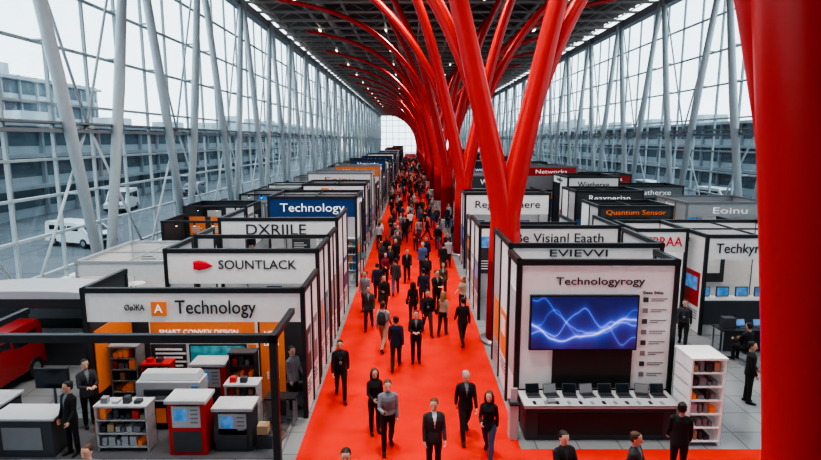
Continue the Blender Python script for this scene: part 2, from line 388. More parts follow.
words=['Systems','Digital Hub','Innovate','Robotics','Eoinu','Energy','Wiatherxe','Smart City','Networks','Sensor','Interactive','Green Tech','Mobility','Data','Media','Optics']
def row(xa,xb,ys,yend,aisle,lo=(3.3,3.7),hi=(4.4,5.0),furn=60,gap=(1,2.4),dep=(3,4.6),cols=(kW,kW,kW,kN,kD,kN,kR,kO,kW,kBl),labels=True):
    y=ys;i=random.randint(0,9)
    while y<yend:
        L=random.uniform(*dep); tall=i%2==0; h=random.uniform(*(hi if tall else lo))
        k=random.choice(cols)
        if not labels: k=None
        tm=TXTD if k==kW else TXTW
        if k==kW and random.random()<.3: tm=random.choice((TXTO,TXTR))
        if not tall and random.random()<.4: k=None
        booth(xa+random.uniform(-.5,.5),xb,y,y+L,h,random.uniform(.8,1.1),words[i%16] if k is not None else None,tm,k,aisle,side='mix',wall=random.choice((kL,kL,kD,kW)),furnish=y<furn,grid=False,openb=not tall,frame=random.choice((kB,kB,kM)))
        y+=L+random.uniform(*gap); i+=1
row(-7.3,-2.85,41.5,230,'E')
booth(-13.2,-9.4,21.5,26,2.5,.6,None,TXTD,kW,'E',wall=kW,furnish=True,frame=kL)
row(-14.6,-10.8,32,150,'E',lo=(2.3,2.6),hi=(2.6,2.9),furn=50,labels=False)
# right row
booth(2.68,6.9,14.95,17.8,4.42,.8,'EVIEVVI',TXTD,kW,'W',tw=.5,tx=.45,furnish=False,tz=4.15,th=.2,grid=False,openb=True,back=False)
booth(2.7,8.3,21.8,25.0,3.87,.9,'Be Visianl Eaath',TXTD,kW,'W',tw=.62,tx=.57,fx0=4.15,openb=True,grid=False)
booth(3.0,8.0,26.6,29.6,3.3,.7,None,TXTD,kW,'W',openb=True,grid=False)
booth(3.0,7.8,31.0,33.4,4.3,1.2,'Register here',TXTD,kW,'W',tw=.75)
row(4.4,8.8,37.2,230,'W')
booth(8.45,10.5,20.8,23.2,3.9,.9,'FEBRAA',TXTR,kW,'W',tw=.75,wall=kW,grid=False)
booth(9.0,12.6,26.6,29.5,4.1,.55,'Quantum Sensor',TXTO,kD,'W',tw=.8,wall=kD)
booth(9.6,13.6,32.5,35.5,4.3,.8,'Reaxperian',TXTW,kD,'W',tw=.6,wall=kD)
row(10.2,14.2,38,150,'W',furn=50,cols=(kW,kD,kN,kD,kR,kD,kB,kO))
row(16.4,21,27,150,'W',furn=45,cols=(kM,kD,kN,kD,kR,kL,kB),lo=(2.8,3.2),hi=(3.6,4.0))
tk=booth(10.75,15.0,20.0,24.0,3.8,.9,'Techkyre',TXTD,kW,'W',tw=.42,wall=kW,tx=.3,side='mix',furnish=False)
b=MB(); b.box(11.0,13.6,23.7,23.8,1.1,2.6,0); b.box(11.05,12.2,23.68,23.7,1.7,2.5,1); b.box(12.35,13.4,23.68,23.7,1.5,2.5,2); b.box(11.1,14.4,21.2,21.7,.02,1,0); b.box(11.05,14.45,21.15,21.75,1,1.05,2)
for i in range(4): b.box(11.3+i*.75,11.8+i*.75,21.4,21.44,1.1,1.5,0); b.box(11.33+i*.75,11.77+i*.75,21.39,21.4,1.13,1.47,1)
b.obj('poster_panel',[DARK,SCRB,WHITE],tk)
# canopy kiosk at left
b=MB(); 
b.path([(-12,16.9,2.35),(-12,18.6,2.35)],[(2.6,.2),(2.6,.2)],0,24,dome=False)
for x in(-14.4,-9.7):
    for y in(17,18.5): b.box(x-.06,x+.06,y-.06,y+.06,0,2.4,1)
b.box(-14.4,-9.7,16.88,16.95,2.0,2.3,1)
b.box(-14.4,-9.7,18.4,18.5,0,2.3,2); b.box(-13.8,-10.3,17.2,17.7,0,1.0,2); b.box(-13.9,-10.2,17.1,17.8,1.0,1.05,0)
b.box(-13,-11.2,18.36,18.4,1.2,2.1,3)
b.obj('canopy_kiosk',[LGREY,BLACK,DARK,MGREY])
# near-left portal frame
b=MB()
for x in(-9.7,-3.0): b.box(x-.08,x+.08,11.62,11.78,0,3.0)
b.box(-9.78,-2.92,11.62,11.78,2.84,3.02)
for x in(-9.7,-3.0): b.box(x-.07,x+.07,11.78,13.68,2.86,3.0)
b.box(-9.6,-3.1,11.8,13.68,.0,.018,1)
b.obj('black_portal_frame',[BLACK,M('dark_booth_carpet',(.1,.1,.11),.9)],bevel=.004)
# exhibits inside the left booth
e=empty('exhibit_partition_wall'); b=MB()
b.box(-8.2,-2.85,16.0,16.12,.02,2.75,5)
b.box(-7.3,-4.3,15.0,15.12,.02,2.3,1); b.box(-7.25,-4.35,14.97,15.0,1.62,2.28,0); b.box(-6.2,-4.6,14.96,15.0,.95,1.55,3); b.box(-6.16,-4.64,14.95,14.96,.99,1.51,2)
b.box(-7.28,-6.3,14.97,15.0,.3,1.55,5); b.box(-4.55,-4.32,14.96,14.97,.2,1.55,0)
b.box(-7.1,-6.75,14.95,14.97,.5,.8,0); b.box(-6.7,-6.4,14.95,14.97,.5,.8,6)
for i in range(5): b.box(-7.15,-6.4+.1*(i%2),14.95,14.97,.9+i*.12,.95+i*.12,1)
b.box(-8.22,-8.19,13.9,15.8,.6,2.3,0)
b.obj('partition_panel',[ORANGE,WHITE,SCRT,BLACK,MGREY,DARK,RED],e)
text('SMART CONVEX DESIGN',-5.9,14.95,1.92,.12,TXTW,e,2.2); text('www.future.technology',-5.9,14.95,1.72,.08,TXTW,e,1.6)
e=empty('orange_banner_stand'); b=MB(); b.box(-4.1,-3.45,14.6,14.64,.08,2.4,0); b.box(-4.15,-3.4,14.52,14.72,.02,.08,1); b.box(-4.12,-3.43,14.58,14.66,2.4,2.43,1)
for i in range(3): b.path([(-3.92+.14*i,14.59,.7),(-3.92+.14*i,14.59,.9+.18*i)],[.03,.03],2,8,dome=False)
b.obj('banner',[ORANGE,STEEL,WHITE],e); text('NEW',-3.78,14.58,2.0,.14,TXTW,e,.4); text('Lab 21',-3.78,14.58,1.7,.08,TXTW,e,.4)
b=MB(); b.box(-6.95,-5.05,13.0,13.6,.78,.84,3)
for x in(-6.85,-5.2):
    for y in(13.05,13.5): b.box(x,x+.07,y,y+.07,.02,.78,3)
b.box(-6.8,-5.2,13.05,13.58,.84,1.3,0); b.hexa([(-6.75,13.1,1.3),(-5.25,13.1,1.3),(-6.75,13.58,1.3),(-5.25,13.58,1.3),(-6.68,13.2,1.48),(-5.32,13.2,1.48),(-6.68,13.5,1.48),(-5.32,13.5,1.48)],0)
b.box(-6.6,-5.5,13.02,13.06,.95,1.12,1); b.box(-5.42,-5.26,13.02,13.06,1.0,1.2,2)
b.box(-6.8,-5.2,13.1,13.5,.1,.7,1); b.box(-6.7,-6.1,13.06,13.1,.2,.6,4)
b.obj('large_format_printer',[LGREY,DARK,BLUE,MGREY,ORANGE],bevel=.02)
def rack(x0,x1,y0,y1,z1,nsh,name,back=kW,goods=True,pal=(kD,kM,kBk,kR,kD,kL,kM,kO),fr=kW):
    b=MB()
    for x in(x0,x1-.04): b.box(x,x+.04,y0,y1,.02,z1,fr)
    b.box(x0,x1,y1-.03,y1,.02,z1,back); b.box(x0-.02,x1+.02,y0-.02,y1,z1,z1+.05,fr)
    for i in range(nsh):
        z=.1+i*(z1-.1)/nsh; b.box(x0,x1,y0,y1,z,z+.03,fr)
        if goods:
            q=x0+.08
            while q<x1-.18:
                w=random.uniform(.07,.16); b.box(q,q+w,y0+.06,y1-.1,z+.03,z+.03+random.uniform(.08,(z1/nsh)*.7),random.choice(pal)); q+=w+.04
    q=x0+.1
    if z1<1.5:
        while q<x1-.2: b.box(q,q+.15,y0+.1,y0+.25,z1+.05,z1+.05+random.uniform(.05,.2),random.choice(pal)); q+=.26
    return b.obj(name,STD)
wp_=(kO,kR,kBk,kO,kD,kR,kM,kWd)
rack(-7.3,-6.1,12.1,12.55,1.1,3,'product_shelf',back=kD,fr=kL)
rack(-4.55,-3.75,12.9,13.35,1.25,4,'brochure_shelf',back=kO,pal=wp_,fr=kL)
rack(6.55,7.35,12.35,13.2,2.15,6,'display_cabinet',back=kM,pal=(kD,kM,kBk,kD,kL,kM,kO))
rack(-8.1,-7.35,14.3,14.8,1.7,5,'product_shelf',back=kD,pal=wp_,fr=kM)
rack(-4.9,-4.2,14.35,14.7,1.5,4,'product_shelf',back=kR,pal=wp_,fr=kD)
rack(-7.25,-6.5,14.3,14.7,1.2,3,'product_shelf',back=kR,pal=wp_,fr=kR)
def kiosk(x,y,h,body):
    e=empty('information_kiosk'); b=MB(); x1=x+.85
    b.box(x,x1,y,y+.55,.02,h-.08,0); b.box(x-.05,x1+.05,y-.05,y+.6,h-.08,h,1); b.box(x+.1,x1-.1,y-.02,y,h-.66,h-.14,1); b.box(x+.15,x+.45,y-.03,y-.02,h-.5,h-.2,2); b.box(x+.1,x1-.1,y-.02,y,.1,.6,3)
    for i in range(4): b.box(x+.53,x+.7,y-.03,y-.02,h-.55+i*.1,h-.51+i*.1,4)
    b.obj('kiosk_body',[body,LGREY,SCRB,DARK,MGREY],e,bevel=.01); text('Techneloyy',x+.43,y-.03,h-.11,.05,TXTD,e,.6)
kiosk(-5.55,11.95,1.36,RED); kiosk(-4.55,12.1,1.1,DARK); kiosk(-5.85,14.2,1.3,RED)
def monitor_stand(x,y,h,scr):
    b=MB(); b.path([(x,y,.02),(x,y,.05)],[.25,.25],1,16,dome=False); b.path([(x,y,.05),(x,y,h)],[.03,.03],1,8,dome=False)
    b.box(x-.42,x+.42,y-.07,y-.02,h-.3,h+.22,0); b.box(x-.39,x+.39,y-.08,y-.07,h-.27,h+.19,2); b.obj('monitor_stand',[BLACK,STEEL,scr])
monitor_stand(-8.9,13.2,1.4,SCRK); 
b=MB()
for x,y,z,s_ in ((-7.8,12.9,0,.4),(-7.8,12.9,.4,.3),(-7.4,13.3,0,.4),(-3.6,12.2,0,.35),(-3.6,12.2,.35,.25)): b.box(x,x+s_,y,y+s_,z+.02,z+s_*.95,random.randint(0,2))
b.obj('stacked_cartons',[BOOKC,DARK,ORANGE])
b=MB(); b.box(-9.5,-8.15,11.85,12.5,.018,.92,2); b.box(-9.58,-8.07,11.8,12.56,.92,.98,0); b.box(-9.3,-8.4,11.83,11.85,.2,.75,1); b.obj('reception_counter',[LGREY,MGREY,DARK],bevel=.01)
b=MB(); b.box(-10.9,-9.9,12.4,13.4,0,.85,1); b.box(-11,-9.85,12.35,13.45,.85,.92,0); b.box(-10.7,-10.3,12.6,13.1,.92,1.25,1); b.obj('storage_cabinet',[LGREY,DARK],bevel=.01)
def stool(x,y,mat=BLACK,z0=.02):
    b=MB(); b.path([(x,y,z0),(x,y,z0+.03)],[.2,.2],1,16,dome=False); b.path([(x,y,z0),(x,y,.44)],[.03,.03],1,8,dome=False)
    b.path([(x,y,.42),(x,y,.46)],[.2,.21],0,16,dome=False); b.hexa([(x-.18,y+.16,.46),(x+.18,y+.16,.46),(x-.18,y+.2,.46),(x+.18,y+.2,.46),(x-.17,y+.2,.85),(x+.17,y+.2,.85),(x-.17,y+.23,.85),(x+.17,y+.23,.85)],0)
    b.obj('swivel_chair',[mat,STEEL])
def table(x,y,w,d,h,name,z0=.02,top=BLACK):
    b=MB(); b.box(x-w/2,x+w/2,y-d/2,y+d/2,h-.04,h,0)
    for sx in(-1,1):
        for sy in(-1,1): b.box(x+sx*(w/2-.06)-.025,x+sx*(w/2-.06)+.025,y+sy*(d/2-.06)-.025,y+sy*(d/2-.06)+.025,z0,h-.04,1)
    b.obj(name,[top,STEEL])
table(-3.3,13.45,.8,.4,.76,'meeting_table'); table(-3.5,15.4,1.1,.5,.76,'meeting_table',top=BLACK); stool(-3.25,12.8)
def laptop_mesh():
    b=MB(); b.box(-.17,.17,-.12,.12,0,.02,0)
    b.hexa([(-.17,.11,.02),(.17,.11,.02),(-.17,.125,.02),(.17,.125,.02),(-.17,.18,.24),(.17,.18,.24),(-.17,.195,.24),(.17,.195,.24)],0)
    b.hexa([(-.155,.108,.035),(.155,.108,.035),(-.155,.112,.035),(.155,.112,.035),(-.155,.176,.23),(.155,.176,.23),(-.155,.18,.23),(.155,.18,.23)],1)
    b.box(-.15,.15,-.05,.08,.02,.024,2)
    return b.mesh('laptop',[M('laptop_shell',(.1,.1,.11),.4),SCRB,BLACK])
LAP=laptop_mesh()
def laptop(x,y,z,r=0,mat=None):
    o=bpy.data.objects.new('laptop',LAP); COL.objects.link(o); o.location=(x,y,z); o.rotation_euler=(0,0,r)
    if mat: o.material_slots[1].link='OBJECT'; o.material_slots[1].material=mat
# ---- right feature booth
e=empty('screen_wall_booth'); b=MB()
b.box(2.78,6.55,13.55,13.7,0,4.1,kL)
b.box(2.78,6.55,13.54,13.55,0,4.12,kW); b.box(2.78,6.55,13.535,13.54,0,.9,kD)
for x in(2.64,6.55):
    for y in(13.5,14.7): b.box(x,x+.12,y,y+.12,0,4.28,kB)
b.box(2.64,6.67,13.49,13.63,4.14,4.29,kB)
for x in(2.64,6.55): b.box(x-.01,x+.13,13.5,14.84,4.14,4.29,kB)
b.box(2.7,2.76,13.64,14.7,.02,4.12,kW); b.box(6.6,6.66,13.64,14.7,.02,4.12,kL)
b.box(2.68,2.7,13.8,14.6,1.1,3.4,kL)
b.box(6.66,6.69,13.8,14.6,.8,3.2,kM)
b.box(3.6,5.6,13.48,13.53,.95,1.98,kB)
for i in range(8):
    z=3.25-i*.28
    b.box(5.82,5.94,13.52,13.54,z-.05,z+.07,kM if i%2 else kD); b.box(6.02,6.42,13.53,13.54,z+.02,z+.045,kM); b.box(6.02,6.34-.06*(i%3),13.53,13.54,z-.03,z-.01,kM)
b.obj('booth_structure',STD,e)
text('Technologyrogy',4.72,13.53,3.73,.2,TXTD,e,2.2); text('Data Stica',6.05,13.53,3.44,.07,TXTD,e,.5)
t=empty('television_screen'); b=MB(); b.box(2.98,5.68,13.43,13.53,1.98,3.4,0); b.obj('tv_body',[BLACK],t); b=MB(); b.box(3.02,5.64,13.415,13.43,2.02,3.36,0); b.obj('tv_display',[SCREEN],t)
b=MB(); b.box(2.78,6.4,12.62,13.3,.012,.86,0); b.box(2.72,6.46,12.52,13.36,.86,.94,1); b.box(3.1,6.1,12.6,12.62,.15,.7,2)
b.box(2.72,6.46,12.52,12.53,.9,.93,3)
b.obj('demo_counter',[DARK,LGREY,BLACK,STEEL],bevel=.006)
for i,x in enumerate((3.05,3.5,3.95,4.4,4.85,5.3,5.75,6.15)):
    laptop(x,13.05,.94,random.uniform(-.2,.2),random.choice((SCRB,SCRK,MGREY,SCRK)))
b=MB()
for i in range(12):
    x=2.95+i*.28; b.box(x,x+.07,12.6,12.74,.94,.955,i%2)
b.box(3.3,3.5,12.62,12.78,.94,1.0,1); b.obj('handheld_devices',[BLACK,MGREY])
b=MB(); 
b.box(2.4,2.6,12.6,12.9,.012,.9,0); b.box(2.38,2.62,12.58,12.92,.9,.94,1); b.box(2.42,2.58,12.7,12.74,.94,1.3,0); b.obj('brochure_stand',[LGREY,BLACK])
table(11.9,18.6,2.6,.7,.8,'demo_desk',z0=0); 
for x in(11.5,12.1,12.9): laptop(x,18.6,.8,.1)
b=MB(); b.box(10.6,13.2,18.3,18.35,.05,.75,0); b.box(10.8,11.2,18.5,18.8,.8,1.15,1); b.obj('desk_equipment',[BLACK,DARK])
table(13.9,16.4,1.6,.7,.75,'demo_desk',z0=0); laptop(13.6,16.4,.75,0)
# ------------------------------------------------------------ people
V=Vector
def remesh(mb,vox,smooth=2):
    me=mb.mesh('tmp',[]); o=bpy.data.objects.new('tmp',me); COL.objects.link(o)
    r=o.modifiers.new('r','REMESH'); r.mode='VOXEL'; r.voxel_size=vox; r.adaptivity=0
    s=o.modifiers.new('s','SMOOTH'); s.factor=.5; s.iterations=smooth
    dg=bpy.context.evaluated_depsgraph_get(); ev=o.evaluated_get(dg); em=ev.to_mesh()
    v=[tuple(q.co) for q in em.vertices]; f=[tuple(p.vertices) for p in em.polygons]
    ev.to_mesh_clear(); bpy.data.objects.remove(o); bpy.data.meshes.remove(me)
    return v,f
def person(name,sex='m',arms=((.35,.25),(-.3,.2)),legs=((.36,.08),(-.3,.35)),lean=.03,acc=None,openj=True,look=0,hand_in=(0,0)):
    out=MB(); fem=sex=='f'; k=.88 if fem else 1.0
    T=MB(); B=MB(); H=MB(); A=MB(); HR=MB()
    B.path([(0,0,.84),(0,0,.93),(0,0,1.02)],[(.135,.105),(.16,.115),(.13,.095)],n=20)
    for i,sx in enumerate((-1,1)):
        h,kn=legs[i]
        hp=V((sx*.088,0,.9)); d=V((sx*.02,-math.sin(h),-math.cos(h))); kp=hp+d*.41
        d2=V((0,-math.sin(h-kn),-math.cos(h-kn))); ap=kp+d2*.40
        B.path([hp,hp.lerp(kp,.4),kp,kp.lerp(ap,.3),ap],[(.088,.1),.084,.06,.062,.05],n=16)
        pitch=max(-.1,min(.8,(kn-h)*.9)) if h<0 else (-.15 if h>.2 and h<1 else 0)
        fd=V((sx*.12,-math.cos(pitch),-math.sin(pitch))).normalized(); up=V((0,-math.sin(pitch),math.cos(pitch)))
        heel=ap-fd*.05-up*.055; toe=ap+fd*.17-up*.07
        A.path([heel,heel.lerp(toe,.35),heel.lerp(toe,.7),toe],[(.036,.038),(.038,.04),(.046,.03),(.034,.02)],n=14)
        A.path([ap+up*.02,ap-up*.045],[.04,.042],n=12)
    pts=[(0,0,.80),(0,0,.87),(0,0,.95),(0,-.0,1.06),(0,-.005,1.18),(0,-.008,1.30),(0,0,1.375),(0,.006,1.42),(0,.010,1.455),(0,.012,1.48)]
    rad=[(.178,.132),(.178,.132),(.172,.127),(.156,.114),(.164,.12),(.178,.124),(.172,.112),(.135,.09),(.09,.075),(.064,.062)]
    if fem: rad=[(.168,.128),(.17,.13),(.16,.12),(.126,.1),(.134,.108),(.15,.127),(.148,.1),(.115,.082),(.075,.066),(.053,.054)]
    if not openj or 'sit' in name: pts=pts[2:]; rad=rad[2:]
    T.path(pts,rad,n=28,dome=False)
    hands=[]
    for i,sx in enumerate((-1,1)):
        a,el=arms[i]; sh=V((sx*.165*k,.002,1.385)); inn=hand_in[i]
        d=V((sx*.13,-math.sin(a),-math.cos(a))).normalized(); ep=sh+d*.285
        d2=V((-sx*inn+sx*.03,-math.sin(a+el),-math.cos(a+el))).normalized(); wp=ep+d2*.235
        T.path([V((sx*.07*k,0.005,1.432)),V((sx*.13*k,0.003,1.412)),sh,sh.lerp(ep,.5),ep,ep.lerp(wp,.5),wp],[.038*k,.052*k,.062*k,.054*k,.046*k,.042*k,.035*k],n=16)
        hands.append((wp,d2,sx))
    tv,tf=remesh(T,.0125,4)
    bv,bf=remesh(B,.014,3)
    for wp,d,sx in hands:
        s=V((0,-1,0)); s=(s-s.dot(d)*d).normalized() if abs(d.y)<.9 else V((0,0,1)); n_=d.cross(s).normalized()
        pal=-V((sx,0,0)); 
        if n_.dot(pal)<0: n_=-n_
        P=MB(); q=wp-d*.03
        P.path([q,wp+d*.015,wp+d*.05,wp+d*.085],[(.024,.02),(.026,.018),(.038,.016),(.038,.013)],n=12,side=s)
        for j,(off,ln) in enumerate(((.030,.07),(.011,.08),(-.009,.074),(-.028,.058))):
            r0=wp+d*.085+s*off; cu=.25+.1*j
            p1=r0+(d*math.cos(cu)+n_*math.sin(cu))*ln*.45; p2=p1+(d*math.cos(cu*2.4)+n_*math.sin(cu*2.4))*ln*.32; p3=p2+(d*math.cos(cu*3.2)+n_*math.sin(cu*3.2))*ln*.25
            P.path([r0-d*.012,p1,p2,p3],[.0085,.008,.0075,.0062],n=8)
        r0=wp+d*.03+s*.028; p1=r0+(d*.6+s*.7+n_*.3).normalized()*.035; p2=p1+(d*.9+s*.25+n_*.4).normalized()*.03
        P.path([r0-s*.01,p1,p2],[.013,.0105,.008],n=8)
        v,f=remesh(P,.0032,1); H.add(v,f,0)
    HD=MB()
    zz=[1.518,1.538,1.562,1.59,1.62,1.65,1.68,1.71,1.735,1.748]
    rx=[.026,.046,.056,.064,.070,.0735,.074,.067,.048,.026]; ry=[.03,.054,.07,.08,.087,.092,.094,.084,.06,.034]; cy=[-.05,-.034,-.022,-.01,-.003,0,.002,.004,.006,.008]
    HD.path([(0,cy[i],zz[i]) for i in range(10)],[(rx[i],ry[i]) for i in range(10)],n=24,dome=False)
    HD.path([(0,.02,1.42),(0,.012,1.5),(0,.006,1.58)],[.056*k,.052*k,.054*k],n=16)
    HD.path([(0,-.088,1.645),(0,-.102,1.618),(0,-.106,1.602)],[.008,.012,.016],n=8)
    for sx in(-1,1):
        HD.path([(sx*.072,.008,1.645),(sx*.08,.014,1.625),(sx*.074,.006,1.598)],[(.006,.014),(.008,.016),(.006,.01)],n=8)
        HD.path([(sx*.05,-.074,1.654),(sx*.018,-.09,1.656)],[.008,.009],n=6)
        HD.path([(sx*.02,-.074,1.569),(0,-.087,1.572)],[.009,.01],n=6)
    hv,hf=remesh(HD,.006,2)
    FE=MB(); EW=MB()
    for sx in(-1,1):
        EW.path([(sx*.041,-.081,1.637),(sx*.033,-.0855,1.638),(sx*.024,-.088,1.637)],[.003,.0055,.003],0,8)
        FE.path([(sx*.033,-.084,1.637),(sx*.033,-.0915,1.637)],[.0045,.0045],0,8)
        FE.path([(sx*.052,-.074,1.655),(sx*.035,-.089,1.661),(sx*.017,-.093,1.657)],[.003,.0042,.0035],0,6)
    LP=MB(); LP.path([(-.024,-.083,1.568),(0,-.094,1.569),(.024,-.083,1.568)],[.004,.0065,.004],0,8)
    HR.path([(0,.05,1.575),(0,.036,1.62),(0,.026,1.66),(0,.012,1.70),(0,.008,1.735),(0,.008,1.755)],[(.058,.05),(.077,.066),(.081,.08),(.079,.094),(.062,.078),(.034,.042)],n=20,dome=False)
    for sx in(-1,1): HR.path([(sx*.072,.0,1.69),(sx*.074,.0,1.655)],[(.01,.028),(.006,.016)],n=8)
    if fem:
        HR.path([(0,.05,1.70),(0,.07,1.6),(0,.075,1.5),(0,.085,1.38)],[(.075,.05),(.085,.05),(.088,.042),(.06,.02)],n=16)
        for sx in(-1,1): HR.path([(sx*.06,-.03,1.71),(sx*.08,-.01,1.64),(sx*.082,0,1.55),(sx*.075,0,1.43)],[.024,.024,.028,.018],n=10)
    rv,rf=remesh(HR,.009,3)
    R=Matrix.Translation((0,.005,1.485))@Matrix.Rotation(look,4,'Z')@Matrix.Scale(1.09,4)@Matrix.Translation((0,0,-1.5))
    def tr(vs): return [tuple(R@V(q)) for q in vs]
    out.add(tv,tf,0)
    if openj:
        for idx,ff in enumerate(tf):
            c_=V((0,0,0))
            for q in ff: c_+=V(tv[q])
            c_/=len(ff)
            if c_.y<-.04 and abs(c_.x)<(c_.z-1.16)*.16 and c_.z>1.16 and abs(c_.x)<.05: out.m[idx]=5
    out.add(bv,bf,1); out.add(H.v,H.f,2); out.add(tr(hv),hf,2); out.add(tr(rv),rf,3)
    av,af=remesh(A,.009,2); out.add(av,af,4)
    out.add(tr(FE.v),FE.f,3); out.add(tr(EW.v),EW.f,8); out.add(tr(LP.v),LP.f,7)
    C=MB(); C.path([(0,.012,1.455),(0,.01,1.492)],[(.068*k,.066*k),(.058*k,.057*k)],0,20,dome=False); out.add(C.v,C.f,5 if openj else 0)
    if acc=='backpack':
        P=MB(); P.path([(0,.16,1.02),(0,.175,1.15),(0,.17,1.3),(0,.15,1.4)],[(.14,.07),(.155,.085),(.145,.075),(.1,.045)],n=16)
        for sx in(-1,1): P.path([(sx*.1,.12,1.42),(sx*.11,.02,1.455),(sx*.115,-.1,1.38),(sx*.13,-.12,1.25),(sx*.16,.02,1.12),(sx*.12,.12,1.08)],[(.022,.012)]*6,n=8)
        v,f=remesh(P,.01,1); out.add(v,f,6)
    if acc=='bag':
        P=MB(); P.path([(.24,0,.86),(.25,0,1.0)],[(.05,.12),(.045,.1)],n=14,side=(1,0,0)); P.path([(.24,-.07,1.02),(.2,-.1,1.25),(.13,-.03,1.46),(.17,.08,1.3),(.24,.07,1.02)],[.012]*5,n=6)
        out.add(P.v,P.f,6)
    if acc=='phone':
        wp,d,sx=hands[0]; c_=wp+d*.1+V((0,-.01,.03)); P=MB(); P.box(c_.x-.037,c_.x+.037,c_.y-.05,c_.y+.05,c_.z-.005,c_.z+.005); out.add(P.v,P.f,6)
    if acc=='badge':
        P=MB(); P.path([(-.05,-.06,1.46),(-.03,-.13,1.3),(0,-.14,1.2),(.03,-.13,1.3),(.05,-.06,1.46)],[.005]*5,n=6); P.box(-.04,.04,-.145,-.138,1.1,1.2); out.add(P.v,P.f,5)
    RL=Matrix.Rotation(lean,4,'X'); vs=[RL@V(q) for q in out.v]
    mz=min(q.z for q in vs)
    if 'sit' in name: mz=0.9-.46-.09
    out.v=[(q.x,q.y,q.z-mz) for q in vs]
    return out.mesh(name,[BLACK,DARK,SKIN[0],BLACK,BLACK,WHITE,BLACK,M('lips',(.4,.15,.13),.5),M('eye_white',(.6,.6,.58),.3)],smooth=True)
W1=((.42,.06),(-.34,.32)); W2=((-.34,.32),(.42,.06)); ST=((.03,.03),(-.04,.02)); W3=((.2,.1),(-.2,.3))
PM={
 'walkA':person('man_walkA',arms=((-.3,.2),(.35,.3)),legs=W1,look=.2),
 'walkB':person('man_walkB',arms=((.35,.3),(-.3,.2)),legs=W2,acc='badge',openj=False),
 'stand':person('man_stand',arms=((.1,.25),(.15,.5)),legs=ST,lean=0,look=-.3),
 'phone':person('man_phone',arms=((.4,1.3),(.05,.2)),legs=W3,acc='phone',hand_in=(.35,0),openj=False),
 'pack':person('man_pack',arms=((.3,.4),(-.2,.3)),legs=W2,acc='backpack',openj=False),
 'clasp':person('man_clasp',arms=((.45,1.2),(.45,1.2)),legs=ST,lean=0,hand_in=(.6,.6)),
 'sit':person('man_sit',arms=((.5,.9),(.5,.9)),legs=((1.5,1.5),(1.5,1.5)),lean=0,openj=False,hand_in=(.2,.2)),
}
PF={
 'walkA':person('woman_walkA','f',arms=((-.25,.2),(.3,.4)),legs=W3,openj=False,acc='bag',look=-.2),
 'walkB':person('woman_walkB','f',arms=((.4,1.1),(-.2,.2)),legs=W2,openj=True,hand_in=(.3,0)),
 'stand':person('woman_stand','f',arms=((.3,1.0),(.05,.15)),legs=ST,openj=False,hand_in=(.4,0),lean=0),
}
FB={k:M('fabric_'+k,c_,.85,scale=25,var=.15) for k,c_ in dict(black=(.014,.014,.017),navy=(.015,.025,.06),char=(.04,.042,.048),grey=(.2,.22,.25),lgrey=(.38,.4,.43),white=(.7,.7,.7),beige=(.38,.31,.24),olive=(.09,.1,.06),wine=(.2,.02,.03),jean=(.04,.07,.14),brown=(.1,.06,.04),blue=(.07,.12,.26),red=(.5,.03,.03)).items()}
HB=[M('hair_black',(.012,.01,.009),.6),M('hair_brown',(.07,.035,.02),.6),M('hair_grey',(.3,.3,.3),.6),M('hair_fair',(.3,.19,.09),.6)]
crowd=empty('distant_crowd')
def put(x,y,kind='m',pose='walkA',face=0,top='black',bot='black',shirt='grey',skin=0,hair=0,acc='black',s=1.0,z=.012,far=False,shoe='black'):
    me=(PM if kind=='m' else PF)[pose]
    o=bpy.data.objects.new('man' if kind=='m' else 'woman',me); COL.objects.link(o)
    o.location=(x,y,z); o.rotation_euler=(0,0,face); 
    if kind=='f': s*=.95
    o.scale=(s*1.03,s*1.03,s)
    ms=[FB[top],FB[bot],SKIN[skin],HB[hair],FB[shoe],FB[shirt],FB[acc]]
    for i,m_ in enumerate(ms): o.material_slots[i].link='OBJECT'; o.material_slots[i].material=m_
    if far: o.parent=crowd
    return o
PI=math.pi
